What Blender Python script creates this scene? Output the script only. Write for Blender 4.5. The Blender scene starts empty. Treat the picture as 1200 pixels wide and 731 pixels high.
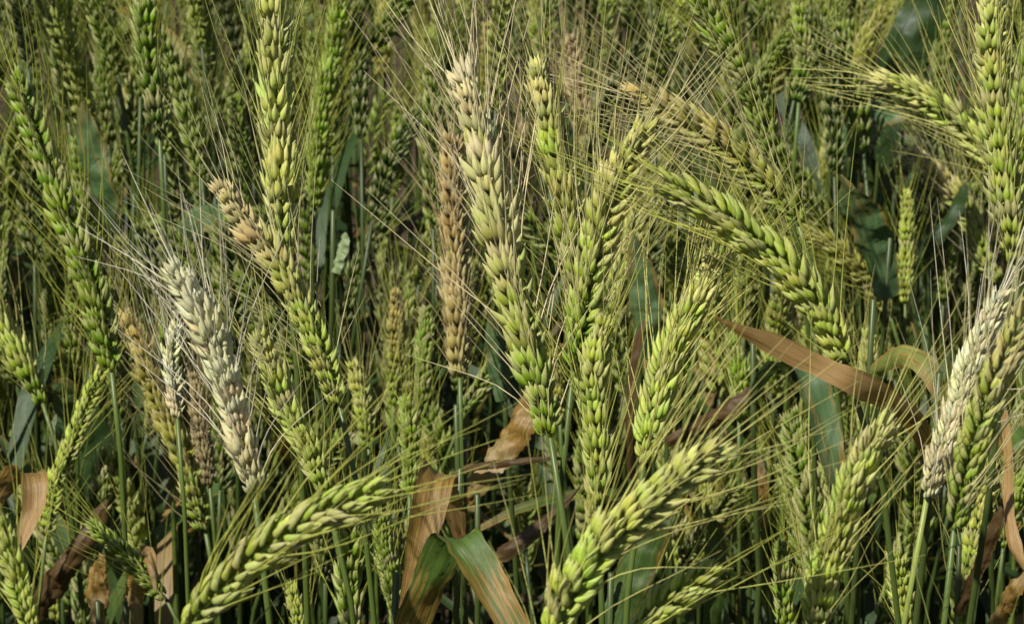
import bpy, math, random
import numpy as np
from mathutils import Matrix, Vector

# ------------------------------------------------------------------ camera, sky, sun, exposure
scene = bpy.context.scene
PITCH = math.radians(22.0)
F = 3300.0                                    # focal length in photo pixels (1200 px wide)
CAM = np.array([0.0, 0.0, 1.2])
FWD = np.array([0.0, math.cos(PITCH), -math.sin(PITCH)])
RIGHT = np.array([1.0, 0.0, 0.0])
UP = np.array([0.0, math.sin(PITCH), math.cos(PITCH)])

cd = bpy.data.cameras.new('camera'); cam = bpy.data.objects.new('camera', cd)
scene.collection.objects.link(cam)
cam.location = CAM; cam.rotation_euler = (math.pi / 2 - PITCH, 0, 0)
cd.sensor_width = 36.0; cd.lens = 36.0 * F / 1200.0
cd.clip_start = 0.02; cd.clip_end = 500
cd.dof.use_dof = True; cd.dof.focus_distance = 0.95; cd.dof.aperture_fstop = 48
scene.camera = cam

SUN_DIR = np.array([-0.42, -0.50, 0.76]); SUN_DIR /= np.linalg.norm(SUN_DIR)     # towards the sun
world = bpy.data.worlds.new('World'); scene.world = world; world.use_nodes = True
wn = world.node_tree.nodes; wl = world.node_tree.links
sky = wn.new('ShaderNodeTexSky'); sky.sky_type = 'NISHITA'; sky.sun_disc = False
sky.sun_elevation = math.asin(SUN_DIR[2]); sky.sun_rotation = math.atan2(SUN_DIR[0], SUN_DIR[1])
wl.new(sky.outputs[0], wn['Background'].inputs[0]); wn['Background'].inputs[1].default_value = 0.05
sl = bpy.data.lights.new('sun', 'SUN'); sl.energy = 5.0; sl.angle = math.radians(0.5); sl.color = (1.0, 0.965, 0.88)
so = bpy.data.objects.new('sun', sl); scene.collection.objects.link(so)
so.rotation_euler = Vector(SUN_DIR).to_track_quat('Z', 'Y').to_euler(); so.location = (-2, -2, 5)
scene.view_settings.view_transform = 'Standard'; scene.view_settings.look = 'None'
scene.view_settings.exposure = 0.30; scene.view_settings.gamma = 1.0

rng = np.random.default_rng(7)
random.seed(7)
COL = scene.collection
scene.cycles.max_bounces = 6; scene.cycles.diffuse_bounces = 2; scene.cycles.glossy_bounces = 2; scene.cycles.transmission_bounces = 4

# ------------------------------------------------------------------ helpers
def unproject(x, y, d):
    return CAM + d * (FWD + RIGHT * (x - 600.0) / F + UP * (365.5 - y) / F)

def project(p):
    q = np.asarray(p) - CAM
    d = q @ FWD
    return 600 + F * (q @ RIGHT) / d, 365.5 - F * (q @ UP) / d, d

def norm(v):
    v = np.asarray(v, float)
    return v / max(np.linalg.norm(v), 1e-9)

def spline(P, n):
    """Catmull-Rom through the rows of P, n samples evenly spaced along it"""
    P = np.asarray(P, float)
    if len(P) == 2:
        P = np.array([P[0], (P[0] + P[1]) / 2, P[1]])
    Q = np.vstack([2 * P[0] - P[1], P, 2 * P[-1] - P[-2]])
    out = []
    for i in range(len(P) - 1):
        t = np.linspace(0, 1, 24, endpoint=False)[:, None]
        a, b, c, d = Q[i], Q[i + 1], Q[i + 2], Q[i + 3]
        out.append(0.5 * (2 * b + (c - a) * t + (2 * a - 5 * b + 4 * c - d) * t ** 2 + (3 * b - a - 3 * c + d) * t ** 3))
    out.append(P[-1:])
    A = np.vstack(out)
    s = np.concatenate([[0], np.cumsum(np.linalg.norm(np.diff(A[:, :3], axis=0), axis=1))])
    u = np.linspace(0, s[-1], n)
    return np.stack([np.interp(u, s, A[:, k]) for k in range(A.shape[1])], axis=1)

class MB:
    """collects verts / faces / per-vertex colour and uv, becomes ONE mesh"""
    def __init__(self):
        self.v = []; self.f = []; self.c = []; self.uv = []; self.dry = []; self.n = 0
    def add(self, v, f, c=(1, 1, 1), uv=None, dry=0.0):
        v = np.asarray(v, float); k = len(v)
        self.v.append(v)
        self.f.extend([tuple(i + self.n for i in q) for q in f])
        c = np.asarray(c, float)
        self.c.append(np.tile(c, (k, 1)) if c.ndim == 1 else c)
        self.uv.append(np.zeros((k, 2)) if uv is None else np.asarray(uv, float))
        self.dry.append(np.full(k, dry) if np.isscalar(dry) else np.asarray(dry, float))
        self.n += k
    def mesh(self, name):
        me = bpy.data.meshes.new(name)
        me.from_pydata(np.vstack(self.v).tolist(), [], self.f)
        c = np.vstack(self.c); c4 = np.ones((len(c), 4)); c4[:, :3] = c
        at = me.attributes.new('tint', 'FLOAT_COLOR', 'POINT'); at.data.foreach_set('color', c4.ravel())
        u = np.vstack(self.uv); u3 = np.zeros((len(u), 3)); u3[:, :2] = u; u3[:, 2] = np.concatenate(self.dry)
        at = me.attributes.new('along', 'FLOAT_VECTOR', 'POINT'); at.data.foreach_set('vector', u3.ravel())
        me.polygons.foreach_set('use_smooth', np.ones(len(me.polygons), bool))
        me.update()
        return me

def frames(P):
    T = np.gradient(P, axis=0); T /= np.linalg.norm(T, axis=1)[:, None] + 1e-12
    ref = np.array([0.31, -0.9, 0.3])
    N = np.cross(T, ref); N /= np.linalg.norm(N, axis=1)[:, None] + 1e-12
    return T, N, np.cross(T, N)

_fc = {}
def tube_faces(n, m, cap=True):
    if (n, m, cap) not in _fc:
        f = [(i * m + j, i * m + (j + 1) % m, (i + 1) * m + (j + 1) % m, (i + 1) * m + j) for i in range(n - 1) for j in range(m)]
        if cap:
            f.append(tuple(range(m))[::-1]); f.append(tuple((n - 1) * m + j for j in range(m)))
        _fc[(n, m, cap)] = f
    return _fc[(n, m, cap)]

def tube(mb, P, r, m=3, c=(1, 1, 1), cap=True):
    P = np.asarray(P, float); n = len(P)
    r = np.full(n, r) if np.isscalar(r) else np.asarray(r, float)
    T, N, B = frames(P)
    a = np.arange(m) * 2 * math.pi / m
    V = P[:, None, :] + r[:, None, None] * (np.cos(a)[None, :, None] * N[:, None, :] + np.sin(a)[None, :, None] * B[:, None, :])
    s = np.linspace(0, 1, n)
    uv = np.stack(np.broadcast_arrays((a / 6.283)[None, :], s[:, None]), axis=-1).reshape(-1, 2)
    if not np.isscalar(c) and np.asarray(c).ndim == 2:
        c = np.repeat(np.asarray(c), m, axis=0)
    mb.add(V.reshape(-1, 3), tube_faces(n, m, cap), c, uv)

def link(name, me, parent=None, loc=None, color=None):
    o = bpy.data.objects.new(name, me); COL.objects.link(o)
    if parent is not None: o.parent = parent
    if loc is not None: o.location = loc
    if color is not None: o.color = (*color, 1.0)
    return o

# ------------------------------------------------------------------ materials (colour = object colour x vertex tint)
def nodes_of(name):
    m = bpy.data.materials.new(name); m.use_nodes = True
    nt = m.node_tree; nt.nodes.clear()
    return m, nt, nt.nodes, nt.links

def base_tint(N, L):
    oi = N.new('ShaderNodeObjectInfo'); at = N.new('ShaderNodeAttribute'); at.attribute_name = 'tint'
    mx = N.new('ShaderNodeMix'); mx.data_type = 'RGBA'; mx.blend_type = 'MULTIPLY'; mx.inputs[0].default_value = 1
    L.new(oi.outputs['Color'], mx.inputs[6]); L.new(at.outputs['Color'], mx.inputs[7])
    return oi, mx.outputs[2]

def finish(N, L, col, rough, trans, transcol=None, bump=None, spec=0.4):
    bs = N.new('ShaderNodeBsdfPrincipled'); bs.inputs['Roughness'].default_value = rough
    bs.inputs['Specular IOR Level'].default_value = spec
    L.new(col, bs.inputs['Base Color'])
    tr = N.new('ShaderNodeBsdfTranslucent'); L.new(transcol or col, tr.inputs['Color'])
    ms = N.new('ShaderNodeMixShader'); ms.inputs[0].default_value = trans
    L.new(bs.outputs[0], ms.inputs[1]); L.new(tr.outputs[0], ms.inputs[2])
    out = N.new('ShaderNodeOutputMaterial'); L.new(ms.outputs[0], out.inputs[0])
    if bump is not None:
        L.new(bump, bs.inputs['Normal'])

def vmath(N, L, vec, scale, extra=None):
    m = N.new('ShaderNodeVectorMath'); m.operation = 'MULTIPLY'; m.inputs[1].default_value = scale
    L.new(vec, m.inputs[0])
    if extra is None: return m.outputs[0]
    a = N.new('ShaderNodeVectorMath'); a.operation = 'ADD'; L.new(m.outputs[0], a.inputs[0]); L.new(extra, a.inputs[1])
    return a.outputs[0]

def mixc(N, L, fac, a, b, mode='MIX'):
    m = N.new('ShaderNodeMix'); m.data_type = 'RGBA'; m.blend_type = mode
    for inp, val in ((0, fac), (6, a), (7, b)):
        if isinstance(val, bpy.types.NodeSocket): L.new(val, m.inputs[inp])
        elif inp == 0: m.inputs[0].default_value = val
        else: m.inputs[inp].default_value = (*val, 1)
    return m.outputs[2]

def ramp(N, L, fac, stops):
    r = N.new('ShaderNodeValToRGB'); L.new(fac, r.inputs[0])
    e = r.color_ramp.elements
    while len(e) < len(stops): e.new(0.5)
    for q, (p, v) in zip(e, stops):
        q.position = p; q.color = (v, v, v, 1) if np.isscalar(v) else (*v, 1)
    return r.outputs[0]

def noise(N, L, vec, scale, detail=3, rough=0.6):
    n = N.new('ShaderNodeTexNoise'); n.inputs['Scale'].default_value = scale; n.inputs['Detail'].default_value = detail
    n.inputs['Roughness'].default_value = rough; L.new(vec, n.inputs['Vector'])
    return n.outputs[0]

def husk_material():
    m, nt, N, L = nodes_of('husk')
    oi, base = base_tint(N, L)
    al = N.new('ShaderNodeAttribute'); al.attribute_name = 'along'
    sep = N.new('ShaderNodeSeparateXYZ'); L.new(al.outputs['Vector'], sep.inputs[0])
    rnd = N.new('ShaderNodeCombineXYZ'); mm = N.new('ShaderNodeMath'); mm.operation = 'MULTIPLY'; mm.inputs[1].default_value = 91
    L.new(oi.outputs['Random'], mm.inputs[0]); L.new(mm.outputs[0], rnd.inputs[0]); L.new(mm.outputs[0], rnd.inputs[2])
    # nerves that run along each husk
    st = noise(N, L, vmath(N, L, al.outputs['Vector'], (26, 1.3, 5), rnd.outputs[0]), 1.0, 3)
    col = mixc(N, L, 1.0, base, ramp(N, L, st, [(0.3, (.66, .70, .58)), (0.7, (1.26, 1.24, 1.20))]), 'MULTIPLY')
    # papery pale tip and yellowish belly
    tc = N.new('ShaderNodeTexCoord')
    bl = noise(N, L, vmath(N, L, tc.outputs['Object'], (1, 1, 1), rnd.outputs[0]), 260, 2)
    pale = mixc(N, L, 0.5, base, (.58, .52, .26))
    ad = N.new('ShaderNodeMath'); ad.operation = 'MULTIPLY_ADD'; ad.inputs[1].default_value = 0.5
    L.new(bl, ad.inputs[0]); L.new(sep.outputs[1], ad.inputs[2])
    col = mixc(N, L, ramp(N, L, ad.outputs[0], [(0.78, 0.0), (1.3 / 1.3, 0.75)]), col, pale)
    yel = mixc(N, L, 1.0, base, (1.20, 1.08, .78), 'MULTIPLY')
    col = mixc(N, L, ramp(N, L, bl, [(0.52, 0), (0.7, .6)]), col, yel)
    col = mixc(N, L, ramp(N, L, sep.outputs[2], [(0.72, 0), (0.95, .55)]), col, mixc(N, L, .65, base, (.56, .48, .24)))
    sk = noise(N, L, vmath(N, L, tc.outputs['Object'], (1, 1, .6), rnd.outputs[0]), 1500, 2)
    col = mixc(N, L, ramp(N, L, sk, [(0.69, 0), (0.77, .5)]), col, (.13, .075, .025))
    bp = N.new('ShaderNodeBump'); bp.inputs['Strength'].default_value = 0.6; bp.inputs['Distance'].default_value = 0.0006
    L.new(st, bp.inputs['Height'])
    eg = N.new('ShaderNodeMath'); eg.operation = 'SUBTRACT'; eg.inputs[1].default_value = .5; L.new(sep.outputs[0], eg.inputs[0])
    ea = N.new('ShaderNodeMath'); ea.operation = 'ABSOLUTE'; L.new(eg.outputs[0], ea.inputs[0])
    col = mixc(N, L, ramp(N, L, ea.outputs[0], [(0.30, 0), (0.48, .45)]), col, mixc(N, L, .6, base, (.62, .58, .30)))
    finish(N, L, col, 0.45, 0.07, None, bp.outputs[0], 0.4)
    return m

def plain_material(name, rough, trans, streak):
    m, nt, N, L = nodes_of(name)
    oi, base = base_tint(N, L)
    al = N.new('ShaderNodeAttribute'); al.attribute_name = 'along'
    st = noise(N, L, vmath(N, L, al.outputs['Vector'], streak), 1.0, 4)
    col = mixc(N, L, 1.0, base, ramp(N, L, st, [(0.3, .68), (0.7, 1.22)]), 'MULTIPLY')
    finish(N, L, col, rough, trans, None, None, 0.4)
    return m

def leaf_material():
    m, nt, N, L = nodes_of('leaf_blade')
    oi, base = base_tint(N, L)
    al = N.new('ShaderNodeAttribute'); al.attribute_name = 'along'
    sep = N.new('ShaderNodeSeparateXYZ'); L.new(al.outputs['Vector'], sep.inputs[0])
    rm = N.new('ShaderNodeMath'); rm.operation = 'MULTIPLY'; rm.inputs[1].default_value = 57
    L.new(oi.outputs['Random'], rm.inputs[0])
    rv = N.new('ShaderNodeCombineXYZ'); [L.new(rm.outputs[0], rv.inputs[i]) for i in range(3)]
    fine = noise(N, L, vmath(N, L, al.outputs['Vector'], (46, 3.2, 0), rv.outputs[0]), 1.0, 5, .75)
    blot = noise(N, L, vmath(N, L, al.outputs['Vector'], (9, 3.2, 0), rv.outputs[0]), 1.0, 5, .7)
    col = mixc(N, L, 1.0, base, ramp(N, L, fine, [(0.32, (.50, .56, .52)), (0.5, (.95, .97, .95)), (0.70, (1.55, 1.42, 1.35))]), 'MULTIPLY')
    # dead tissue: streaks and blotches that grow with the dryness of the blade
    su = N.new('ShaderNodeMath'); su.operation = 'ADD'; L.new(blot, su.inputs[0]); L.new(sep.outputs[2], su.inputs[1])
    dead = mixc(N, L, ramp(N, L, fine, [(0.35, 0), (0.65, 1)]), (.17, .080, .013), (.40, .265, .070))
    dead = mixc(N, L, 1.0, dead, ramp(N, L, noise(N, L, vmath(N, L, al.outputs['Vector'], (70, 6, 0), rv.outputs[0]), 1.0, 3, .7), [(0.35, .55), (0.65, 1.3)]), 'MULTIPLY')
    col = mixc(N, L, ramp(N, L, su.outputs[0], [(0.62, 0), (0.74, 1)]), col, dead)
    tr = mixc(N, L, 1.0, col, (1.25, 1.25, .55), 'MULTIPLY')
    bp = N.new('ShaderNodeBump'); bp.inputs['Strength'].default_value = 0.5; bp.inputs['Distance'].default_value = 0.0005
    L.new(fine, bp.inputs['Height'])
    finish(N, L, col, 0.42, 0.26, tr, bp.outputs[0], 0.5)
    return m

def soil_material():
    m, nt, N, L = nodes_of('soil')
    tc = N.new('ShaderNodeTexCoord')
    n1 = noise(N, L, tc.outputs['Object'], 30, 8, .65)
    col = ramp(N, L, n1, [(0.3, (.035, .024, .015)), (0.7, (.10, .07, .045))])
    bp = N.new('ShaderNodeBump'); bp.inputs['Strength'].default_value = 0.8; bp.inputs['Distance'].default_value = 0.02
    L.new(n1, bp.inputs['Height'])
    finish(N, L, col, 0.95, 0.0, None, bp.outputs[0], 0.1)
    return m

M_HUSK = husk_material()
M_AWN = plain_material('awn', 0.45, 0.25, (0, 9, 0))
M_STEM = plain_material('stem', 0.4, 0.05, (16, 5, 0))
M_LEAF = leaf_material()
M_SOIL = soil_material()

# ------------------------------------------------------------------ the ground
gb = MB()
gx = np.concatenate([[-60, -12], np.linspace(-3, 3, 41), [12, 60]]); gy = np.concatenate([[-40, -8], np.linspace(-1, 6, 47), [16, 90]])
GX, GY = np.meshgrid(gx, gy, indexing='ij')
GZ = 0.012 * np.sin(GX * 9.1 + 1.3 * np.sin(GY * 6)) + 0.012 * np.sin(GY * 11.0 + GX * 3) - 0.03
nx, ny = GX.shape
gb.add(np.stack([GX, GY, GZ], -1).reshape(-1, 3), [(i * ny + j, (i + 1) * ny + j, (i + 1) * ny + j + 1, i * ny + j + 1) for i in range(nx - 1) for j in range(ny - 1)])
gm = gb.mesh('ground'); gm.materials.append(M_SOIL)
g = link('ground', gm); g['kind'] = 'structure'; g['label'] = 'dark bare soil between the wheat stems'

# ------------------------------------------------------------------ spikelets: shared meshes
def husk(mb, base, axis, face, length, width, thick, m=8, bend=0.0, beak=0.10, tint=(1, 1, 1), seed=0.0):
    """one boat-shaped husk: pointed, keeled on its outer face, hollowed a little on the inner"""
    axis = norm(axis); side = norm(np.cross(face, axis)); face = np.cross(axis, side)
    t = np.array([0, .10, .24, .42, .58, .72, .85, 1.0])
    r = np.array([.42, .78, .98, 1.0, .88, .66, .37, .03])
    if m < 6:
        t = np.array([0, .3, .65, 1.0]); r = np.array([.45, 1.0, .8, .05])
    a = np.arange(m) * 2 * math.pi / m
    ca, sa = np.cos(a), np.sin(a)
    prof = np.where(sa > 0, sa * (1 + 0.25 * np.maximum(0, sa) ** 6), sa * 0.55)
    P = np.asarray(base)[None, :] + axis[None, :] * (t * length * (1 + beak * t ** 4))[:, None] + face[None, :] * (bend * length * np.sin(t * 2.6) ** 1)[:, None]
    V = P[:, None, :] + (r * width / 2)[:, None, None] * ca[None, :, None] * side + (r * thick / 2)[:, None, None] * prof[None, :, None] * face
    uv = np.stack(np.broadcast_arrays(np.abs((a / math.pi) - 1)[None, :], t[:, None]), -1).reshape(-1, 2)
    mb.add(V.reshape(-1, 3), tube_faces(len(t), m), tint, uv, seed)
    return P[-1]

def make_spikelet(var, rs, m=8, n_extra=1, shut=1.0):
    """local axes: Z along the spikelet, X across its fan, Y outward from the ear. Units metres at k = 1"""
    mb = MB(); tips = []
    j = lambda s: rs.normal(0, s)
    mm = 0.001
    def one(x, y, z, a, out, face, ln, wd, th, bend, beak, tint):
        a = math.radians(a)
        if rs.random() < .10: ln *= .8                        # a stunted one here and there
        tp = husk(mb, (x * mm, y * mm, z * mm), (math.sin(a), out + j(.05), math.cos(a)), face, (ln + j(.6)) * mm, wd * (1 + j(.07)) * mm, th * mm, m, bend, beak, np.array(tint) * (1 + j(.09)), rs.random())
        return tp, norm((math.sin(a), out, math.cos(a)))
    for s in (-1, 1):                                         # outer glumes
        one(s * 2.0, .1, 0, s * (21 + j(5)) * shut, .10, (s * .75, .65, 0), 6.9, 2.4, 2.5, .05, .16, (.92, .97, .90))
    for s in (-1, 1):                                         # side florets, they carry the awns
        tips.append(one(s * 1.45, .5, 1.2, s * (13 + j(4)) * shut, .15, (s * .5, .85, 0), 8.1, 2.6, 3.1, .06, .14, (1, 1, 1)))
    if n_extra > 1:
        for s in (-1, 1):                                     # inner pair
            tips.append(one(s * .7, 1.0, 2.4, s * (7 + j(4)) * shut, .21, (s * .25, .95, 0), 7.6, 2.5, 3.0, .05, .12, (1.04, 1.04, 1.0)))
    else:
        tips.append(one(j(.3), 1.2, 2.2, j(6), .22, (0, 1, 0), 7.8, 2.8, 3.2, .05, .12, (1.04, 1.04, 1.0)))
    if n_extra > 2:
        tips.append(one(j(.3), 1.5, 3.6, j(8), .26, (0, 1, 0), 7.2, 2.4, 2.9, .05, .14, (1.06, 1.05, 1.0)))
    return mb, tips

SPK = []
for v in range(9):
    rs = np.random.default_rng(100 + v)
    mb, tips = make_spikelet(v, rs, 8, (2, 3, 3, 2)[v % 4], 0.75 + 0.55 * rs.random())
    me = mb.mesh('spikelet'); me.materials.append(M_HUSK)
    SPK.append((me, tips))
LOW = []
for v in range(4):                                        # plainer ones for the far mass of the field
    rs = np.random.default_rng(200 + v)
    LOW.append(make_spikelet(v, rs, 4, 1, 1.0))

# ------------------------------------------------------------------ colour schemes  (base end, tip end, awns, stem)
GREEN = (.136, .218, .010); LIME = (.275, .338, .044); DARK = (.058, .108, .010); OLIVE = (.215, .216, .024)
STRAW = (.44, .38, .21); WHITE = (.62, .54, .355); TAN = (.285, .212, .085); ROSE = (.36, .275, .16); YEL = (.33, .335, .075)
A_GREEN = (.45, .47, .070); A_STRAW = (.74, .64, .38); A_TAN = (.62, .48, .26)
S_GREEN = (.080, .118, .022)
SCH = {   # colour stops along the ear from its base (0) to its tip (1)
    'green': ([(0, GREEN), (1, GREEN)], A_GREEN), 'bright': ([(0, LIME), (.25, (.37, .40, .10)), (1, (.37, .40, .10))], (.50, .52, .15)), 'lime': ([(0, LIME), (1, LIME)], (.52, .53, .11)),
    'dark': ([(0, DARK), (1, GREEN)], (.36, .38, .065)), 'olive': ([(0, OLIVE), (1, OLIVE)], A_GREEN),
    'mix': ([(0, GREEN), (.5, LIME), (1, YEL)], (.58, .54, .17)),
    'limetip': ([(0, LIME), (.6, LIME), (1, (.40, .38, .13))], (.58, .55, .17)),
    'white': ([(0, (.43, .37, .225)), (.35, WHITE), (1, WHITE)], (.76, .70, .52)),
    'tan': ([(0, (.30, .25, .085)), (.25, TAN), (1, (.26, .185, .075))], A_TAN),
    'rose': ([(0, OLIVE), (.3, ROSE), (1, ROSE)], A_TAN),
    'strawtop': ([(0, GREEN), (.30, (.215, .262, .042)), (.45, (.30, .31, .09)), (.60, (.36, .33, .14)), (.78, STRAW), (1, (.47, .41, .26))], A_STRAW),
    'tantip': ([(0, LIME), (.45, LIME), (.68, (.34, .30, .10)), (.85, (.40, .32, .16)), (1, (.42, .33, .18))], (.66, .59, .33)),
    'yeltip': ([(0, GREEN), (.4, LIME), (.75, (.33, .33, .075)), (1, (.40, .35, .14))], (.64, .58, .28)),
    'brownish': ([(0, GREEN), (.4, OLIVE), (1, (.36, .28, .09))], (.56, .48, .24)),
    'dull': ([(0, (.20, .155, .08)), (1, (.25, .19, .105))], A_TAN),
}
def scheme_color(stops, u):
    xs = [p for p, _ in stops]
    return np.array([np.interp(u, xs, [c[i] for _, c in stops]) for i in range(3)])

# ------------------------------------------------------------------ one ear: rachis, spikelets, awns
def ear_layout(curve, k, roll, rs, dens=1.0, taper=True):
    """curve: world points base -> tip. Yields frames for every spikelet"""
    n = len(curve)
    s = np.concatenate([[0], np.cumsum(np.linalg.norm(np.diff(curve, axis=0), axis=1))])
    T = np.gradient(curve, axis=0); T /= np.linalg.norm(T, axis=1)[:, None]
    inter = 0.00285 * k / dens
    cnt = max(5, int(s[-1] / inter))
    out = []
    tw = rs.normal(0, .35)
    for i in range(cnt):
        u = i / (cnt - 1)
        si = s[-1] * (0.01 + 0.955 * u)
        p = np.array([np.interp(si, s, curve[:, q]) for q in range(3)])
        t = norm([np.interp(si, s, T[:, q]) for q in range(3)])
        V = CAM - p; V = norm(V - t * (V @ t)); Wd = np.cross(t, V)
        a = roll + tw * (u - .5) + rs.normal(0, .10)
        S = math.cos(a) * V + math.sin(a) * Wd
        if i % 2: S = -S
        size = k * (0.72 + .28 * min(1, u / .18)) * (1 - .34 * max(0, (u - .72) / .28)) * (1 + rs.normal(0, .08)) * 1.16
        ang = math.radians(13 + rs.normal(0, 5.5) - 6 * u)
        if i == cnt - 1: ang = 0.03
        Z = norm(t * math.cos(ang) + S * math.sin(ang) + np.cross(t, S) * rs.normal(0, .06))
        Y = norm(S * math.cos(ang) - t * math.sin(ang)); X = norm(np.cross(Y, Z)); Y = np.cross(Z, X)
        out.append((u, p + S * 0.0009 * k, X, Y, Z, t, size))
    return out

def nrm(A):
    return A / (np.linalg.norm(A, axis=-1, keepdims=True) + 1e-12)

def awn_batch(mb, jobs, rr, rs, curl=.07, tints=None):
    """many awns at once: jobs = rows of (start, first direction, goal direction, length)"""
    if not jobs: return
    S = np.array([j[0] for j in jobs]); D0 = np.array([j[1] for j in jobs]); G = np.array([j[2] for j in jobs]); Ln = np.array([j[3] for j in jobs])
    n = len(rr); K = len(S); cv = rs.normal(0, curl, (K, 3)); st = (Ln / (n - 1))[:, None]
    P = [S]
    for q in range(n - 1):
        w = min(1, (q + .6) / 3.0 * 7 / n)
        P.append(P[-1] + nrm((1 - w) * D0 + w * G + cv * ((q / n) ** 1.3) * .8) * st)
    P = np.stack(P, 1)                                    # K, n, 3
    T = nrm(np.gradient(P, axis=1)); N = nrm(np.cross(T, np.array([.31, -.9, .3]))); B = np.cross(T, N)
    a = np.arange(3) * 2 * math.pi / 3
    V = P[:, :, None, :] + np.asarray(rr)[None, :, None, None] * (np.cos(a)[None, None, :, None] * N[:, :, None, :] + np.sin(a)[None, None, :, None] * B[:, :, None, :])
    f0 = np.array(tube_faces(n, 3, False)); f = (f0[None] + (np.arange(K) * n * 3)[:, None, None]).reshape(-1, 4)
    uv = np.zeros((K, n, 3, 2)); uv[..., 1] = np.linspace(0, 1, n)[None, :, None] + rs.random(K)[:, None, None] * 5
    c = np.repeat((np.asarray(tints) if tints is not None else np.ones((K, 3))) * (1 + rs.normal(0, .14, (K, 1))), n * 3, axis=0)
    mb.add(V.reshape(-1, 3), f.tolist(), c, uv.reshape(-1, 2))

def stem_path(base, down, foot=None, rs=None):
    """from the ear base follow its direction, then hang down to the soil"""
    down = norm(down)
    if down[2] > -.35: down = norm([down[0], down[1], -.55])
    z0 = base[2]
    b1 = base + down * .014
    horiz = np.array([down[0], down[1], 0])
    b2 = b1 + np.array([horiz[0] * .035, horiz[1] * .035, -.12])
    dp = lambda q: (q - CAM) @ FWD
    if base[1] < 1.6: b2[0] += base[0] * .8 * (dp(b2) / dp(base) - 1)
    b3 = np.array([b2[0] * 1.04 + horiz[0] * .03, b2[1] + horiz[1] * .03, z0 * .3])
    b4 = np.array([b3[0] + rs.normal(0, .01), b3[1] + rs.normal(0, .01), -.03])
    return spline([base, b1, b2, b3, b4], 20)

def blade_mesh(mb, P, Wd, wid, across=5, fold=.18, tint=(1, 1, 1), dry=0.0, ripple=0.0, rs=None, crinkle=0.0):
    """leaf blade: ribbon along P, width direction rows Wd, gutter-shaped cross-section"""
    n = len(P)
    T = np.gradient(P, axis=0); T /= np.linalg.norm(T, axis=1)[:, None] + 1e-12
    Wd = Wd - T * np.sum(Wd * T, axis=1)[:, None]; Wd /= np.linalg.norm(Wd, axis=1)[:, None] + 1e-12
    Nn = np.cross(T, Wd)
    q = np.linspace(-1, 1, across)
    ph = rs.random() * 6 if rs is not None else 0
    sl = np.linspace(0, 1, n)
    h = fold * (np.abs(q)[None, :]) * wid[:, None] * .5 + ripple * np.sin(sl * 19 + ph)[:, None] * q[None, :] * wid[:, None] * .5
    if crinkle:                                               # withered: pleated along the veins, frayed and uneven at the edges
        h = h + crinkle * wid[:, None] * (.05 * np.sin(q * 9 + ph)[None, :] + .10 * np.sin(sl * 31 + ph)[:, None] * np.sin(q * 2.2 + ph)[None, :] + .05 * rs.normal(0, 1, (n, across)))
        h = h + crinkle * .35 * wid[:, None] * (np.abs(q)[None, :] ** 2) * (.5 + .5 * np.sin(sl * 5 + ph))[:, None]
        wid = wid * (1 + crinkle * (.10 * np.sin(sl * 23 + ph) + .07 * rs.normal(0, 1, n)))
    V = P[:, None, :] + q[None, :, None] * .5 * wid[:, None, None] * Wd[:, None, :] + h[:, :, None] * Nn[:, None, :]
    uv = np.stack(np.broadcast_arrays(q[None, :] * .5 + .5, sl[:, None]), -1).reshape(-1, 2)
    d = np.full(n, dry) if np.isscalar(dry) else np.asarray(dry)
    d = d[:, None] + .10 * np.abs(q)[None, :] ** 3
    f = [(i * across + j, i * across + j + 1, (i + 1) * across + j + 1, (i + 1) * across + j) for i in range(n - 1) for j in range(across - 1)]
    mb.add(V.reshape(-1, 3), f, tint, uv, d.reshape(-1))

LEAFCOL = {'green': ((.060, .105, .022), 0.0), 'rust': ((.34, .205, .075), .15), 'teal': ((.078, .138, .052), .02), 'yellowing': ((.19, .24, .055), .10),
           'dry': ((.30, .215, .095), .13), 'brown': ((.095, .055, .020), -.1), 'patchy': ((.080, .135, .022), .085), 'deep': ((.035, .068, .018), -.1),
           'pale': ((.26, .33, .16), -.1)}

def random_leaf(start, rs, kind, length=None, heading=None, wid=None):
    L_ = length or rs.uniform(.14, .24)
    h = heading if heading is not None else rs.uniform(0, 2 * math.pi)
    el = rs.uniform(.9, 1.35); droop = rs.uniform(1.2, 3.2)
    n = 12; P = [np.asarray(start)]
    for q in range(n - 1):
        e = el - droop * (q / n) ** 1.5
        P.append(P[-1] + L_ / (n - 1) * np.array([math.cos(h) * math.cos(e), math.sin(h) * math.cos(e), math.sin(e)]))
        h += rs.normal(0, .06)
    P = np.array(P)
    W = np.tile([-math.sin(h), math.cos(h), 0], (n, 1)) + np.outer(np.linspace(0, rs.normal(0, .9), n), [0, 0, 1])
    s = np.linspace(0, 1, n)
    w = (wid or rs.uniform(.008, .013)) * np.minimum(1, .55 + s * 2) * (1 - s ** 3.0) + .0006
    mb = MB(); c, dry = LEAFCOL[kind]
    dr = dry + (.25 * s ** 3 if kind != 'brown' else 0)
    blade_mesh(mb, P, W, w, 5, .22, tuple(np.array(c) * rs.uniform(.8, 1.2)), dr, .12, rs)
    return mb

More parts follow.
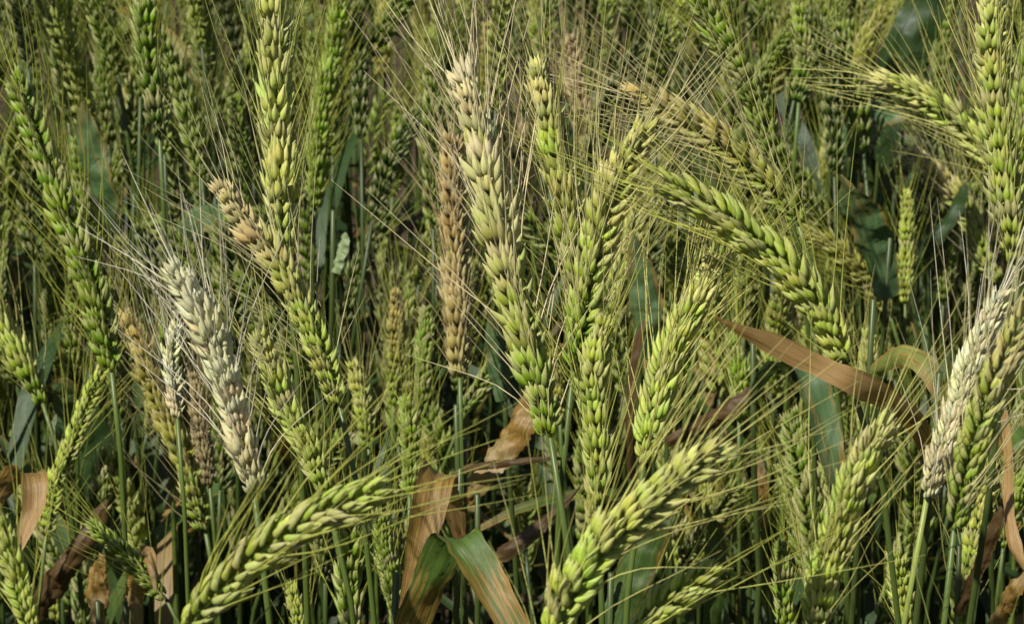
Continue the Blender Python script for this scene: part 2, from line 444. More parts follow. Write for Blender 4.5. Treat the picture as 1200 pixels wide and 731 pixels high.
def build_stalk(name, label, group, curve, k, roll, scheme, rs, splay=.50, dens=1.0, awn_len=.075, leaves=(), tintmul=1.0, awn_n=2, thin=.15, lift=1.42, stem_col=S_GREEN):
    stops, acol = SCH[scheme]
    base = curve[0]
    sp = stem_path(base, curve[0] - curve[2], rs=rs)
    root = bpy.data.objects.new(name, None); COL.objects.link(root)
    root.empty_display_size = .02
    R = sp[-1].copy(); R[2] = 0; root.location = R
    root['label'] = label; root['category'] = 'wheat'
    if group: root['group'] = group
    # stem with a swollen node
    mb = MB(); n = len(sp); r = np.linspace(.00115, .0017, n) * k ** .5
    r[7:] *= 1.30; r[6] *= 1.5                              # leaf sheath below a swollen joint
    tube(mb, sp - R, r, 6)
    me = mb.mesh('stem'); me.materials.append(M_STEM); link('stem', me, root, color=np.array(stem_col) * rs.uniform(.85, 1.15))
    # ear = rachis
    E = base
    mb = MB(); zig = curve - E
    m = len(curve); tube(mb, zig[:max(4, int(m * .97))], np.linspace(.0009, .0005, m)[:max(4, int(m * .97))] * k, 5)
    me = mb.mesh('ear'); me.materials.append(M_HUSK)
    ear = link('ear', me, root, E - R, scheme_color(stops, .0) * .9)
    ab = MB(); lay = ear_layout(curve, k, roll, rs, dens)
    tone = rs.normal(0, .05) + 1; jobs = []
    if k < .75: thin = max(thin, .55)                        # short ears carry fewer awns
    for (u, p, X, Y, Z, t, size) in lay:
        v = int(rs.integers(len(SPK))); me, tips = SPK[v]
        c = scheme_color(stops, min(1, max(0, u + rs.normal(0, .11))))
        c = c * lift * tone * tintmul * (1 + rs.normal(0, .10)) * (1 + rs.normal(0, .045, 3))  # lift: picked-out ears painted lighter than those behind, brightness put into the colour
        if scheme in ('green', 'lime', 'bright', 'mix', 'limetip', 'yeltip', 'olive', 'dark') and rs.random() < .10:
            c = .45 * c + .55 * np.array(STRAW) * .85
        c = np.clip(c, .006, .80)
        M = np.eye(4); M[:3, 0] = X * size; M[:3, 1] = Y * size; M[:3, 2] = Z * size; M[:3, 3] = p - E
        o = bpy.data.objects.new('spikelet', me); COL.objects.link(o); o.parent = ear; o.matrix_basis = Matrix(M.tolist()); o.color = (*c, 1)
        for q, (tp, td) in enumerate(tips[:awn_n]):
            if rs.random() < thin: continue
            w0 = p + size * (X * tp[0] + Y * tp[1] + Z * tp[2]) - E
            d0 = norm(X * td[0] + Y * td[1] + Z * td[2])
            rad = norm(d0 - t * (d0 @ t) + rs.normal(0, .12, 3)); sa = splay * (1.15 - .5 * u) * (1 + rs.normal(0, .30))
            goal = norm(t * math.cos(sa) + rad * math.sin(sa))
            ln = awn_len * (0.75 + .35 * math.sin(math.pi * min(1, u * .9 + .1))) * rs.uniform(.62, 1.12) * k ** .5
            jobs.append((w0 - d0 * .001, d0, goal, ln))
    awn_batch(ab, jobs, np.array([.00031, .00024, .00020, .00017, .00014, .00011, .00006]) * k ** .5, rs)
    me = ab.mesh('awns'); me.materials.append(M_AWN)
    aw = link('awns', me, ear, color=np.minimum(.85, np.array(acol) * 1.12 * tone * tintmul)); aw['kind'] = 'stuff'
    for lf in leaves:
        me = lf.mesh('leaf'); me.materials.append(M_LEAF)
        o = link('leaf', me, root)
        me.transform(Matrix.Translation(Vector(-R)))
    return root

def image_curve(pts, d, lean, n=40):
    """photo polyline tip -> base at depth d of its middle; upright unless it leans to / from the camera"""
    P = np.array(pts, float)[::-1]
    ym = P[:, 1].mean(); tp = math.tan(PITCH)
    W = []
    for x, y in P:
        v = (ym - y) / F * d
        W.append(unproject(x, y, d - (tp * .75 + lean) * v))
    return spline(W, n)

def depth_for(w, pts, k=.95, z=None, zlo=.66, zhi=.89):
    ym = np.mean([p[1] for p in pts]); den = math.sin(PITCH) - math.cos(PITCH) * (365.5 - ym) / F
    if z is None:
        d = F * .0150 * k / w; z = min(zhi, max(zlo, 1.2 - d * den))
    return (1.2 - z) / den

# ------------------------------------------------------------------ the ears one can pick out in the photograph
# (tip -> base in photo pixels, width, colours, turn of the ear, reference phrase, label, options)
H = [
 # upper left
 ([(316,-28),(322,60),(325,155),(330,262),(334,292)], 48, 'bright', 5, 'the bright upright ear', 'tall bright green upright ear with broad fanned husks, cut off by the top edge', {}),
 ([(400,-25),(393,50),(383,95),(373,160),(369,245)], 31, 'green', 15, 'the ear beside the bright upright one', 'slim green ear bending beside the tall bright upright ear', {}),
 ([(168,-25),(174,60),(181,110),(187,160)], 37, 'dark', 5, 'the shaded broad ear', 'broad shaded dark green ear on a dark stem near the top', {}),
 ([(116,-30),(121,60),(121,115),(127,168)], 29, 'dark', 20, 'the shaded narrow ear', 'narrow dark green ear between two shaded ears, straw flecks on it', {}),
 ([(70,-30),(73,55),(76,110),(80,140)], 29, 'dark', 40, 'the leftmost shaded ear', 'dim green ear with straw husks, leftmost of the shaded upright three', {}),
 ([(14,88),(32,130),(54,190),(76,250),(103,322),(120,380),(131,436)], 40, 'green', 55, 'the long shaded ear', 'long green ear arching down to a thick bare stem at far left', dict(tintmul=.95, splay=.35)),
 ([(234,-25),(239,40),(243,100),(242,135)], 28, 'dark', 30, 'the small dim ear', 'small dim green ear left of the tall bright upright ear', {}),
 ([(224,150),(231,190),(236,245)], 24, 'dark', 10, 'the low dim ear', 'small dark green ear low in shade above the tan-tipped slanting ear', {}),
 ([(258,215),(288,262),(318,300),(350,352),(375,410),(398,475)], 38, 'tantip', 35, 'the tan-tipped slanting ear', 'slanting ear with tan tip turning green towards its base', dict(splay=.45, z=.85)),
 ([(200,312),(224,352),(245,392),(263,440),(276,490),(290,540),(298,576)], 45, 'white', 25, 'the bleached white ear', 'large bleached white ear slanting up to the left', dict(splay=.6, awn_len=.054, z=.87)),
 ([(206,382),(201,418),(203,450),(208,490)], 23, 'white', 60, 'the small bleached ear', 'small thin bleached ear just left of the large white one', dict(z=.78)),
 ([(228,440),(236,500),(246,570)], 24, 'dull', 20, 'the dull brown ear', 'dull brown withered ear tucked against the large white ear', {}),
 ([(146,370),(165,402),(180,450),(196,492),(215,535),(232,590),(241,622)], 36, 'brownish', 30, 'the brownish ear', 'brownish green ear slanting left of the bleached white ear', {}),
 ([(304,392),(318,430),(330,465),(345,495),(364,532),(382,578)], 38, 'limetip', 15, 'the pale open ear', 'green ear with open pale husks and yellow tip, above the foreground bowed ear', dict(z=.82)),
 ([(124,425),(107,462),(92,500),(78,538),(64,568),(54,628)], 24, 'lime', 60, 'the small curved ear', 'small light green ear curving down left beside a thick stem', {}),
 ([(-16,345),(4,388),(26,425),(50,472)], 36, 'mix', 20, 'the cut ear at the edge', 'yellowish green ear leaning in from the left edge at mid height', {}),
 ([(-8,600),(8,645),(22,685),(36,740)], 33, 'lime', 35, 'the corner ear', 'blurred light green ear in the bottom left corner', dict(z=.86)),
 ([(108,616),(137,640),(163,665),(195,702)], 25, 'green', 40, 'the lying ear', 'green ear lying low at bottom left with long pale awns', dict(splay=.35)),
 ([(449,571),(413,588),(380,600),(345,620),(300,650),(262,688),(212,742)], 52, 'lime', 80, 'the foreground bowed ear', 'large blurred bright green ear bowing right across the lower left', dict(z=.885, splay=.30, awn_len=.060)),
 ([(394,592),(408,640),(408,690),(412,745)], 39, 'green', 10, 'the ear under the bowed one', 'green ear with open husks just under the foreground bowed ear', dict(zhi=.80)),
 ([(445,604),(453,648),(462,700),(466,740)], 29, 'green', 25, 'the slim ear by the striped leaf', 'slim green ear left of the striped folded leaf', {}),
 ([(343,690),(350,725),(354,770)], 24, 'lime', 10, 'the tip at the bottom edge', 'yellowish ear tip poking over the bottom edge left of centre', {}),
 ([(414,428),(425,470),(432,525)], 25, 'mix', 30, 'the yellow small ear', 'small yellow-green ear between the slanting ears left of centre', {}),
 ([(464,342),(464,400),(461,475)], 25, 'brownish', 20, 'the small tan-flecked ear', 'small upright green ear with tan flecks left of the tan brown ear', {}),
 ([(500,362),(497,420),(492,490)], 24, 'dark', 25, 'the small green ear', 'small shaded green ear next to the stem of the tan brown ear', {}),
 # centre
 ([(538,78),(551,120),(565,175),(578,240),(596,320),(612,382),(628,440),(645,512)], 51, 'strawtop', 28, 'the cream-topped ear', 'longest ear, cream straw on top turning green below, at centre', dict(z=.885, splay=.55, awn_len=.066)),
 ([(529,160),(531,220),(534,300),(537,380),(539,442)], 38, 'tan', 25, 'the tan brown ear', 'tan brown dead ear standing upright on a bare green stem', dict(splay=.6, awn_len=.052)),
 ([(626,74),(642,138),(653,190),(664,245),(674,300),(682,360),(690,430)], 43, 'limetip', 20, 'the yellow-green upright ear', 'yellow-green upright ear right of the cream-topped ear', dict(z=.85)),
 ([(665,48),(676,105),(688,160),(694,215)], 29, 'rose', 20, 'the pinkish tan ear', 'pinkish tan ear standing behind the yellow-green ones near the top', {}),
 ([(758,144),(742,176),(721,216),(705,262),(693,312),(683,365),(672,432)], 45, 'yeltip', 65, 'the two-toned leaning ear', 'ear leaning right, pale yellow on one edge and green on other', dict(z=.89)),
 ([(750,238),(738,290),(716,345),(702,425)], 30, 'mix', 70, 'the narrow parallel ear', 'narrow green ear parallel and right of the two-toned leaning ear', {}),
 ([(708,378),(697,430),(696,480),(700,530),(702,590)], 40, 'lime', 5, 'the broad-husked lower ear', 'green upright ear with broad open husks in the lower centre', dict(z=.84)),
 ([(592,405),(572,440),(545,482)], 24, 'dark', 60, 'the shaded ear between stems', 'shaded dark green ear lying between two bare stems at centre', {}),
 ([(640,398),(652,440),(656,490)], 24, 'olive', 30, 'the olive small ear', 'small olive ear squeezed between the cream-topped and the broad-husked ear', {}),
 ([(840,306),(822,340),(800,382),(778,432),(765,488),(754,545)], 43, 'limetip', 30, 'the leaning pale green ear', 'pale green ear leaning right, below the two-row arching ear', dict(z=.86)),
 ([(852,258),(838,325),(818,395)], 27, 'green', 40, 'the ear behind the leaning pale one', 'green ear half hidden behind the leaning pale green ear', {}),
 ([(845,528),(812,546),(778,578),(738,609),(703,642),(676,682),(652,731),(634,780)], 53, 'limetip', 50, 'the big bottom ear', 'large light green ear in front, leaning right over the bottom edge', dict(z=.875, splay=.50, awn_len=.060)),
 ([(833,668),(805,690),(766,722),(735,752)], 45, 'lime', 45, 'the bottom edge ear', 'light green ear rising from the bottom edge right of the big bottom ear', dict(z=.85)),
 ([(699,470),(699,540),(695,620)], 25, 'olive', 35, 'the thin lower ear', 'thin olive ear low behind the large light green bottom ear', {}),
 ([(476,468),(481,520),(480,580)], 26, 'green', 20, 'the dim ear left of the stems', 'dim green ear in the gap left of the bare stems', {}),
 # upper right
 ([(776,211),(806,228),(845,252),(884,282),(922,316),(952,352),(974,388),(990,424)], 46, 'lime', 56, 'the two-row arching ear', 'green ear arching left with two neat rows of plump grains', dict(z=.895, splay=.34)),
 ([(745,103),(778,125),(816,149),(844,166),(870,186),(897,211),(924,241),(936,265)], 38, 'brownish', 60, 'the olive arching ear', 'olive ear with yellow tip arching left, above the two-row ear', dict(z=.855)),
 ([(812,-10),(835,30),(851,56),(867,82),(881,111),(893,146),(909,188)], 40, 'green', 25, 'the green slanting ear', 'green ear slanting down right from the top edge', {}),
 ([(1040,10),(1008,60),(990,115),(977,160),(965,220)], 27, 'olive', 30, 'the dark awned ear', 'dark olive ear leaning right with long yellow awns near the top', dict(splay=.35)),
 ([(938,15),(943,65),(936,120)], 32, 'dark', 20, 'the shaded ear by the dark stem', 'shaded green ear beside a dark bare stem near the top', {}),
 ([(1030,90),(1062,104),(1092,122),(1118,140),(1143,163),(1165,188),(1185,216)], 36, 'limetip', 50, 'the left-arching pale ear', 'pale green ear arching left against dark leaves at upper right', dict(splay=.55)),
 ([(1160,-35),(1163,40),(1166,110),(1175,200),(1183,262),(1188,310)], 45, 'limetip', 10, 'the tall right ear', 'tall yellowish green upright ear by the right edge', {}),
 ([(1206,50),(1200,120),(1196,220)], 34, 'green', 25, 'the cut right ear', 'green ear cut by the right edge behind the tall yellowish one', {}),
 ([(1072,182),(1096,202),(1120,230),(1140,262),(1152,300),(1170,330)], 30, 'tantip', 35, 'the tan-nosed ear', 'smaller ear with tan nose arching left, below the pale arching ear', {}),
 ([(1062,226),(1063,290),(1061,356)], 22, 'lime', 15, 'the small pale upright ear', 'small pale green upright ear standing deep between leaves at right', {}),
 ([(940,270),(978,288),(1000,308),(1028,338),(1042,366)], 26, 'olive', 45, 'the small arching ear', 'small olive ear arching left right behind the two-row ear', {}),
 ([(1108,-10),(1104,40),(1100,100)], 26, 'dark', 20, 'the dim right ear', 'dim green ear standing left of the tall yellowish right ear', {}),
 # lower right
 ([(1176,342),(1155,385),(1138,432),(1120,486),(1102,535),(1086,584)], 38, 'white', 40, 'the white leaning ear', 'bleached white ear leaning right on a yellow-green stem', dict(splay=.55, z=.86, stem=(.22, .26, .055))),
 ([(1206,358),(1180,412),(1160,462),(1142,520),(1128,575),(1118,620)], 43, 'yeltip', 76, 'the grooved ear', 'yellow-green ear with dark middle groove in front of the white ear', dict(z=.885)),
 ([(1160,545),(1150,600),(1139,650),(1127,712),(1122,740)], 31, 'mix', 30, 'the patchy ear', 'patchy green ear with withered pale husks under the grooved ear', {}),
 ([(1041,494),(1022,522),(1006,552),(990,596),(975,642),(964,685),(952,760)], 47, 'limetip', 30, 'the plump lower right ear', 'plump yellow-green ear leaning right, rising from the bottom edge', dict(z=.86)),
 ([(1048,652),(1057,698),(1064,750)], 30, 'lime', 20, 'the short bottom ear', 'short green ear tip at the bottom right of the plump ear', {}),
 ([(914,638),(918,690),(922,750)], 27, 'green', 20, 'the narrow bottom ear', 'narrow green ear at the bottom edge left of the plump ear', {}),
 ([(1019,388),(1016,440),(1011,510)], 24, 'mix', 25, 'the awny small ear', 'small yellow-green ear with long upright awns over the dry leaf', dict(splay=.3)),
 ([(858,398),(866,440),(866,492)], 28, 'green', 20, 'the dim ear under the dry leaf', 'dim green ear just under the dry brown leaf', dict(zhi=.72)),
 ([(1210,545),(1190,580),(1176,640)], 28, 'green', 30, 'the ear at the right edge', 'small green ear at the right edge beside the dry looped leaf', {}),
 # top background
 ([(502,40),(499,85),(494,150)], 25, 'lime', 20, 'the pale background ear', 'small pale green ear just left of the cream tip, farther back', {}),
 ([(547,-12),(541,40),(533,85)], 25, 'lime', 30, 'the ear above the cream tip', 'small light green ear directly above the cream straw tip', {}),
 ([(573,30),(570,80),(566,150)], 26, 'brownish', 20, 'the tan background ear', 'small tan and olive ear just right of the cream tip', {}),
 ([(626,-40),(629,10),(634,70)], 26, 'mix', 20, 'the ear above the yellow one', 'small yellow-green ear above the yellow-green upright ear', {}),
 ([(452,-30),(450,30),(446,90)], 27, 'olive', 10, 'the yellowish top ear', 'small yellowish ear at the top between bright ear and cream tip', {}),
 ([(704,-20),(708,40),(716,100)], 26, 'green', 30, 'the top middle ear', 'green ear at the top right of the pinkish tan ear', {}),
 ([(800,-25),(786,40),(768,100)], 27, 'lime', 40, 'the lime top ear', 'lime green leaning ear at the top with bright yellow awns', dict(splay=.3)),
 ([(470,120),(466,170),(460,230)], 24, 'green', 20, 'the low green ear', 'small green ear in shade left of the tan brown ear tip', {}),
 ([(612,150),(616,200),(622,262)], 24, 'dull', 20, 'the straw background ear', 'small straw ear between the cream-topped and yellow-green ears, farther back', {}),
]
heroes = []
order = 0
for pts, w, sch, roll, ref, label, opt in H:
    d = depth_for(w, pts, z=opt.get('z'), zhi=opt.get('zhi', .89))
    k = w * d / (F * .0150)
    rs = np.random.default_rng(1000 + order); order += 1
    lean = rs.normal(0, .10)
    cv = image_curve(pts, d, lean)
    lv = []
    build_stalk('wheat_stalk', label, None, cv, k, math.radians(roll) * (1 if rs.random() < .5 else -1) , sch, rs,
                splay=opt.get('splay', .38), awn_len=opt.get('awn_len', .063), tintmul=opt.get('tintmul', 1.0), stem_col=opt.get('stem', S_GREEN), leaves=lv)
    heroes.append((np.array(pts, float), d, ref, w, k))

# ------------------------------------------------------------------ leaves one can pick out, each on its own leafy stem
# pts: photo pixels from the leaf's root to its tip, with (x, y, width px, depth offset m); W: width direction on the picture or None = across the path
LV = [
 ('rust', None, .865, [(1096,540,20,.05),(1075,496,23,.03),(1045,468,26,.015),(1000,446,29,0),(955,425,28,0),(905,402,22,-.005),(868,386,12,-.01),(838,372,3,-.015)], 'dry brown orange leaf slanting up left across the lower right', 0.5),
 ('teal', (1,.12), .77, [(880,470,10,.05),(900,436,26,.03),(925,431,36,.01),(948,440,42,0),(962,480,42,-.005),(974,530,36,-.01),(985,585,22,-.015)], 'blue-green leaf arching over and hanging below the dry brown leaf', .4),
 ('yellowing', None, .79, [(1020,440,14,.02),(1036,424,20,.01),(1058,415,23,0),(1082,424,24,-.01),(1098,452,20,-.015),(1106,490,10,-.02)], 'yellowing green leaf arching over beside the dry brown leaf', .7),
 ('rust', (.83,.55), .77, [(540,640,20,.045),(526,590,36,.03),(514,556,44,.012),(509,560,44,-.004),(501,600,40,-.012),(490,650,30,-.016),(474,712,12,-.02)], 'dry tan folded leaf with orange edge at bottom centre', .3),
 ('patchy', (1,.02), .78, [(466,770,38,.02),(490,715,44,.015),(512,665,48,.008),(528,636,50,.003),(538,633,50,-.006),(556,655,46,-.012),(582,700,42,-.02),(615,760,36,-.03)], 'green leaf striped with orange, folded into a peak at bottom centre', .4),
 ('rust', (1,.25), .79, [(-10,600,12,.03),(8,568,26,.02),(24,556,34,.008),(38,560,32,-.004),(40,590,26,-.01),(30,620,20,-.015),(12,660,8,-.02)], 'dry orange leaf folded over at the left edge', .4),
 ('teal', None, .70, [(196,300,12,.02),(212,270,24,.01),(234,254,32,0),(258,254,28,-.01),(282,268,14,-.015),(296,284,3,-.02)], 'blue-green leaf arching behind the tan-tipped slanting ear', .9),
 ('teal', None, .72, [(126,270,16,.01),(118,225,32,0),(108,185,36,0),(100,150,28,0),(97,120,6,0)], 'blue-green upright leaf blade behind the long shaded ear', .6),
 ('teal', None, .74, [(1040,350,30,.0),(1030,310,44,0),(1014,270,48,-.005),(996,235,34,-.01),(984,205,4,-.01)], 'broad blue-green leaf pointing up left beside the small pale upright ear', .7),
 ('teal', None, .72, [(975,190,20,.01),(1000,155,40,0),(1025,135,42,-.01),(1048,132,26,-.015),(1066,136,3,-.02)], 'grey-green leaf tip behind the dark awned ear', .8),
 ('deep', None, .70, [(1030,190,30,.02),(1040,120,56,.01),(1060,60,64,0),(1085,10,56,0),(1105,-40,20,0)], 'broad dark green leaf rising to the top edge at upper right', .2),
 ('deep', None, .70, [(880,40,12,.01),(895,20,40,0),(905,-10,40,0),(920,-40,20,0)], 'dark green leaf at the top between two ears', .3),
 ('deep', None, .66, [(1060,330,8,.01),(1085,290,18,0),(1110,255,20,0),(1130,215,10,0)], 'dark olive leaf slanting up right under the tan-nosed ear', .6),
 ('green', None, .74, [(715,760,40,0),(735,690,46,0),(757,630,46,0),(775,585,30,0),(790,550,4,0)], 'green leaf standing behind the big bottom ear', .4),
 ('brown', None, .70, [(560,660,16,.01),(590,645,22,0),(625,622,22,0),(655,596,12,0),(680,570,3,0)], 'brown leaf slanting up right behind the bare stems', .3),
 ('dry', None, .70, [(545,590,22,.01),(566,558,32,0),(590,520,38,0),(606,485,32,0),(616,455,6,0)], 'tan withered leaf upright between the two bare stems', .6),
 ('brown', None, .70, [(535,552,8,.02),(560,545,11,.01),(600,540,10,0),(645,536,5,0),(670,540,2,0)], 'brown leaf lying level behind the bare stems', .5),
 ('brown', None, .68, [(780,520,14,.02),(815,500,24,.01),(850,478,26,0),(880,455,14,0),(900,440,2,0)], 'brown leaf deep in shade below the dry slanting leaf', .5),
 ('brown', None, .70, [(740,560,12,.01),(738,500,15,0),(740,440,15,0),(748,395,12,0),(757,372,3,0)], 'reddish brown upright leaf left of the leaning pale green ear', .5),
 ('rust', None, .78, [(1176,480,9,.02),(1181,530,11,.01),(1180,580,13,0),(1184,630,13,-.01),(1200,668,12,-.015),(1225,680,8,-.02)], 'thin dry orange leaf looping at the right edge', .6),
 ('patchy', None, .74, [(1160,520,12,.02),(1178,508,24,.01),(1200,516,26,0),(1230,540,16,0)], 'short green leaf arching out at the right edge', .8),
 ('dry', None, .64, [(118,780,22,.0),(115,720,28,0),(112,680,26,0),(118,648,8,0)], 'upright tan leaf below the lying ear at bottom left', .3),
 ('dry', None, .64, [(150,780,26,0),(154,725,30,0),(160,680,28,0),(168,650,24,-.005),(178,660,16,-.01),(184,690,5,-.015)], 'bent tan leaf under the lying ear at bottom left', .3),
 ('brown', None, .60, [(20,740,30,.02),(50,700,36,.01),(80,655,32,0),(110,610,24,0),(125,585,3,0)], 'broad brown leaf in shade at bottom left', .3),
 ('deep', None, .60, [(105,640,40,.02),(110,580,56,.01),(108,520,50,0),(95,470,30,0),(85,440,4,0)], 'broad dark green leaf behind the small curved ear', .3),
 ('teal', None, .66, [(75,520,26,.01),(78,490,36,0),(72,462,34,-.01),(58,450,16,-.012)], 'blue-green leaf piece behind the ear leaning in from the left', .6),
 ('pale', None, .74, [(392,320,14,0),(396,302,15,0),(400,286,15,0),(404,272,3,0)], 'short pale leaf tip in front of a dark stem left of centre', .7),
 ('brown', None, .70, [(1120,720,16,.02),(1145,670,20,.01),(1165,620,20,0),(1180,580,10,0)], 'dark brown leaf behind the patchy ear at lower right', .3),
 ('dry', None, .70, [(1140,770,16,.02),(1165,730,22,.01),(1185,690,20,0),(1200,670,8,0)], 'dry leaf in the bottom right corner', .5),
 ('dry', None, .70, [(893,620,16,.01),(893,580,18,0),(891,555,16,0),(890,535,4,0)], 'short rust brown leaf tip right of the big bottom ear', .4),
 ('green', None, .72, [(830,760,20,.01),(836,690,24,0),(832,630,22,0),(826,590,10,0)], 'grey-green leaf upright right of the big bottom ear', .6),
 ('teal', None, .71, [(752,420,20,.01),(755,380,40,0),(752,340,44,0),(745,300,26,0),(740,270,4,0)], 'dark blue-green leaf in the gap right of the narrow parallel ear', .3),
 ('teal', None, .70, [(590,470,20,0),(583,430,30,0),(578,395,24,0),(574,365,4,0)], 'dark blue-green leaf between the tan brown and cream-topped ears', .3),
]
for li, (kind, Wv, z, pts, label, tilt) in enumerate(LV):
    rs = np.random.default_rng(3000 + li)
    pm = [p[:2] for p in pts]
    d = depth_for(1, pm, z=z)
    A = np.array(pts, float)
    if Wv is None:
        ym = A[:, 1].mean()
    else:
        ym = A[:, 1].mean()
    W3 = []
    for x, y, w, dd in pts:
        v = (ym - y) / F * d
        W3.append(np.concatenate([unproject(x, y, d + dd - .25 * v), [w * (.86 if kind in ('teal', 'deep') else .80 if kind in ('dry', 'brown') else 1.0 if kind == 'rust' else .95) * d / F]]))
    S = spline(W3, 44); P = S[:, :3]; wid = np.maximum(S[:, 3], .0006)
    T = np.gradient(P, axis=0); T /= np.linalg.norm(T, axis=1)[:, None]
    V = CAM - P; V /= np.linalg.norm(V, axis=1)[:, None]
    if Wv is None:
        Wd = np.cross(T, V); Wd /= np.linalg.norm(Wd, axis=1)[:, None]
        a = tilt * .9                                     # the blade turns its face to the light, as leaves do
        if sum((math.cos(a) * V.mean(0) - math.sin(a) * Wd.mean(0)) * SUN_DIR) < sum((math.cos(a) * V.mean(0) + math.sin(a) * Wd.mean(0)) * SUN_DIR): a = -a
        ang = a + np.linspace(-.35, .35, len(P)) * rs.normal(0, 1)
        Wd = np.cos(ang)[:, None] * Wd + np.sin(ang)[:, None] * V
        wid = wid / np.maximum(.45, np.abs(np.cos(ang)))
    else:
        Wd = np.tile(norm(RIGHT * Wv[0] - UP * Wv[1]), (len(P), 1))
    root = bpy.data.objects.new('wheat_shoot', None); COL.objects.link(root)
    b = P[0]
    # the shoot that carries the leaf: sheath from the leaf root down to the soil
    sp = spline([b + np.array([0, .002, .03]), b + np.array([0, .002, 0]), b + np.array([rs.normal(0, .008), .006, -.15]), np.array([b[0] + rs.normal(0, .02), b[1] + .015, .25]), np.array([b[0] + rs.normal(0, .02), b[1] + .02, -.03])], 16)
    R = sp[-1].copy(); R[2] = 0; root.location = R
    root['label'] = label; root['category'] = 'wheat leaf'
    mb = MB(); tube(mb, sp - R, np.linspace(.0012, .0020, len(sp)), 6)
    me = mb.mesh('stem'); me.materials.append(M_STEM); link('stem', me, root, color=np.array((.055, .080, .018)))
    mb = MB(); c, dry = LEAFCOL[kind]
    if kind == 'patchy': dryv = dry + .10 * np.sin(np.linspace(0, 9, len(P)))
    elif kind in ('dry', 'rust'): dryv = dry + .20 * np.sin(np.linspace(0, 7, len(P)) + li)
    else: dryv = dry + .12 * np.linspace(0, 1, len(P)) ** 2
    blade_mesh(mb, P - R, Wd, wid, 9, .26 if Wv is None else .16, c, dryv, .16, rs, 1.0 if kind in ('dry', 'brown') else .45)
    me = mb.mesh('leaf'); me.materials.append(M_LEAF); link('leaf', me, root)

# ------------------------------------------------------------------ half-hidden stalks between and behind them
COLW = {'green': 'green', 'dark': 'dark green', 'olive': 'olive', 'lime': 'light green', 'mix': 'yellow-green', 'brownish': 'brownish', 'tantip': 'tan-tipped', 'tan': 'tan', 'rose': 'pinkish tan'}
used = {}
def side_word(dx, dy):
    if abs(dx) > 1.6 * abs(dy): return 'left of' if dx < 0 else 'right of'
    if abs(dy) > 1.6 * abs(dx): return 'above' if dy < 0 else 'below'
    return ('above and left of' if dx < 0 else 'above and right of') if dy < 0 else ('below and left of' if dx < 0 else 'below and right of')

def filler_label(x, y, sch):
    ds = sorted(range(len(heroes)), key=lambda i: np.hypot(heroes[i][0][:, 0].mean() - x, heroes[i][0][:, 1].mean() - y))
    for i in ds[:8]:
        hx, hy = heroes[i][0].mean(axis=0)
        lb = f"half-hidden {COLW[sch]} ear {side_word(x - hx, y - hy)} {heroes[i][2]}"
        if lb not in used:
            used[lb] = 1
            return lb
    used[lb] += 1
    return lb

hero_pts = np.vstack([np.column_stack([spline(h[0], 14), np.full(14, h[1])]) for h in heroes])
rf = np.random.default_rng(55)
placed = []
tries = 0
NF = 195
while len(placed) < NF and tries < 6000:
    tries += 1
    x = rf.uniform(-40, 1240); y = rf.uniform(-60, 640) if rf.random() < .72 else rf.uniform(-60, 260)
    zt = rf.uniform(.50, .71) if y > 230 else rf.uniform(.63, .80)
    den = math.sin(PITCH) - math.cos(PITCH) * (365.5 - y) / F
    d = (1.2 - zt) / den
    if d < 1.0: continue
    p = unproject(x, y, d)
    if any(np.linalg.norm(p - q) < .028 for q in placed): continue
    near = hero_pts[np.hypot(hero_pts[:, 0] - x, hero_pts[:, 1] - y) < 85]
    if len(near) and near[:, 2].max() > d - .04: continue
    placed.append(p)
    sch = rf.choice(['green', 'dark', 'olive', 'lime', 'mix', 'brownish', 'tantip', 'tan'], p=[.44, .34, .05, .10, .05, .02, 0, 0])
    k = rf.uniform(.72, .98); L_ = rf.uniform(.075, .105) * k
    ld = rf.uniform(0, 6.28); lm = abs(rf.normal(0, .28))
    up = norm([math.cos(ld) * lm, math.sin(ld) * lm, 1])
    bend = np.array([math.cos(ld), math.sin(ld), -.2]) * rf.uniform(0, .25) * L_
    cv = spline([p - up * L_ / 2, p + bend * .1, p + up * L_ / 2 + bend * .6], 30)
    lv = []
    for q in range(int(rf.integers(1, 3))):
        kd = rf.choice(['green', 'teal', 'deep', 'yellowing', 'dry', 'brown', 'patchy'], p=[.25, .16, .36, .05, .07, .08, .03])
        zz = cv[0][2] - rf.uniform(.09, .28)
        lv.append(random_leaf(np.array([cv[0][0] - (cv[2] - cv[0])[0] * 4, cv[0][1] - (cv[2] - cv[0])[1] * 4, zz]), rf, kd))
    build_stalk('wheat_stalk', filler_label(x, y, sch), 'half-hidden wheat stalks', cv, k, rf.uniform(0, math.pi), sch, rf, splay=rf.uniform(.22, .42), awn_len=.050, leaves=lv, stem_col=(.046, .072, .014), thin=.55, lift=1.0, awn_n=int(rf.integers(1, 3)))  # no husk lift, darker stems: shade of the gaps put into the colour

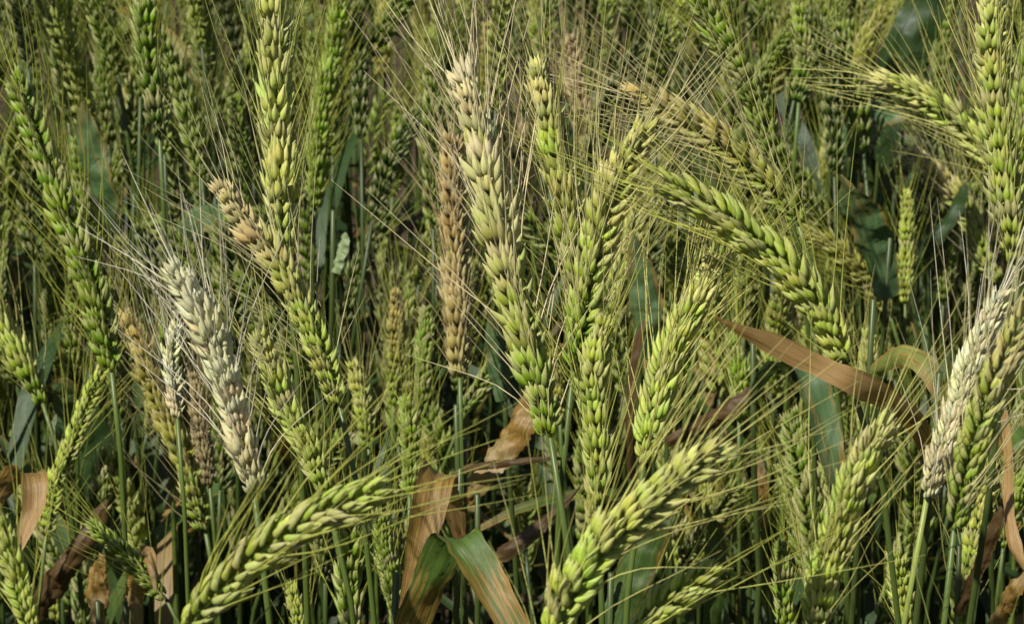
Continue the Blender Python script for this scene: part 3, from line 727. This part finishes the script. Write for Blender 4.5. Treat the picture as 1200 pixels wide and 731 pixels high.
# ------------------------------------------------------------------ the rest of the field: one uncountable mass behind and around
def field_mass(name, label, spots, rs, full):
    hb, ab, sb, lb = MB(), MB(), MB(), MB(); jobs = []
    for (p, k) in spots:
        L_ = rs.uniform(.07, .10) * k
        ld = rs.uniform(0, 6.28); lm = abs(rs.normal(0, .25)); up = norm([math.cos(ld) * lm, math.sin(ld) * lm, 1])
        cv = spline([p, p + up * L_ * .5, p + up * L_ + np.array([math.cos(ld), math.sin(ld), -.2]) * L_ * .1], 16)
        col = np.array([GREEN, DARK, GREEN, LIME, GREEN, DARK][int(rs.integers(6))]) * rs.uniform(.7, 1.0)
        if full:
            for (u, q, X, Y, Z, t, size) in ear_layout(cv, k, rs.uniform(0, 3.1), rs, .72):
                m_, tips = LOW[int(rs.integers(4))]
                Vv = np.vstack(m_.v) * size
                hb.add(q + Vv[:, :1] * X + Vv[:, 1:2] * Y + Vv[:, 2:3] * Z, m_.f, np.clip(col * (1 + rs.normal(0, .12)), .01, .8), np.vstack(m_.uv), 0)
                for tp, td in tips[:2]:
                    if rs.random() < .65: continue
                    d0 = norm(X * td[0] + Y * td[1] + Z * td[2]); rad = norm(d0 - t * (d0 @ t) + rs.normal(0, .1, 3))
                    goal = norm(t * .88 + rad * .45)
                    jobs.append((q + size * (X * tp[0] + Y * tp[1] + Z * tp[2]), d0, goal, rs.uniform(.035, .055)))
        sp = stem_path(p, -up, rs=rs)[::2]
        tube(sb, sp, np.linspace(.0011, .0017, len(sp)), 5, np.array((.042, .068, .014)) * rs.uniform(.7, 1.2))  # stem colour darkened to paint in the shade between the stalks
        for q in range(2):
            kd = rs.choice(['green', 'teal', 'deep', 'yellowing', 'dry', 'brown'], p=[.34, .14, .42, .03, .03, .04])
            i = int(rs.integers(3, len(sp) - 2))
            m_ = random_leaf(sp[i], rs, kd)
            lb.add(np.vstack(m_.v), m_.f, np.vstack(m_.c), np.vstack(m_.uv), np.concatenate(m_.dry))
    awn_batch(ab, jobs, [.0003, .00026, .0002, .00015, .00007], rs, tints=np.tile((.36, .40, .08), (len(jobs), 1)))
    root = bpy.data.objects.new(name, None); COL.objects.link(root)
    root['label'] = label; root['category'] = 'wheat'; root['kind'] = 'stuff'
    for nm, b, mt in (('ears', hb, M_HUSK), ('awns', ab, M_AWN), ('stems', sb, M_STEM), ('leaves', lb, M_LEAF)):
        if b.n:
            me = b.mesh(nm); me.materials.append(mt); o = link(nm, me, root); o['kind'] = 'stuff'

rm = np.random.default_rng(91)
spots = []
for i in range(900):                                      # behind the picked-out stalks, up to a good way back
    y = rm.uniform(1.35, 2.7); x = rm.uniform(-.55 - .12 * y, .55 + .12 * y)
    z = rm.uniform(.58, .76)
    if len(spots) >= 560: break
    spots.append((np.array([x, y, z]), rm.uniform(.8, 1.0)))
for i in range(9000):                                     # beside the view and before it: the field goes on there too
    p = np.array([rm.uniform(-.80, .45), rm.uniform(.25, 1.8), rm.uniform(.64, .76)])
    px, py, pd = project(p + np.array([0, 0, .08]))
    if pd > .05 and -150 < px < 1350 and py < 860: continue
    if pd < .25: continue
    spots.append((p, .95))
    if len(spots) >= 560 + 380: break
EXTRA = spots
field_mass('wheat_field', 'dense mass of wheat continuing far back between and behind the ears', EXTRA, rm, True)
spots = []
for i in range(2600):                                     # low leafy growth under the ears: stems and leaves only
    y = rm.uniform(.70, 1.9); x = rm.uniform(-.45, .45)
    z = rm.uniform(.45, .62)
    p = np.array([x, y, z]); px, py, pd = project(p)
    near = hero_pts[np.hypot(hero_pts[:, 0] - px, hero_pts[:, 1] - py) < 70]
    if len(near) and near[:, 2].max() > pd - .05: continue
    spots.append((p, 1.0))
    if len(spots) >= 240: break
field_mass('wheat_undergrowth', 'tangle of wheat stems and leaves low in the shade under the ears', spots, rm, False)
for h in heroes:
    z = unproject(h[0][:, 0].mean(), h[0][:, 1].mean(), h[1])[2]
    print('hero d=%.2f k=%.2f z=%.2f  %s' % (h[1], h[4], z, h[2]))
print('fillers', len(placed), 'objects', len(bpy.data.objects))
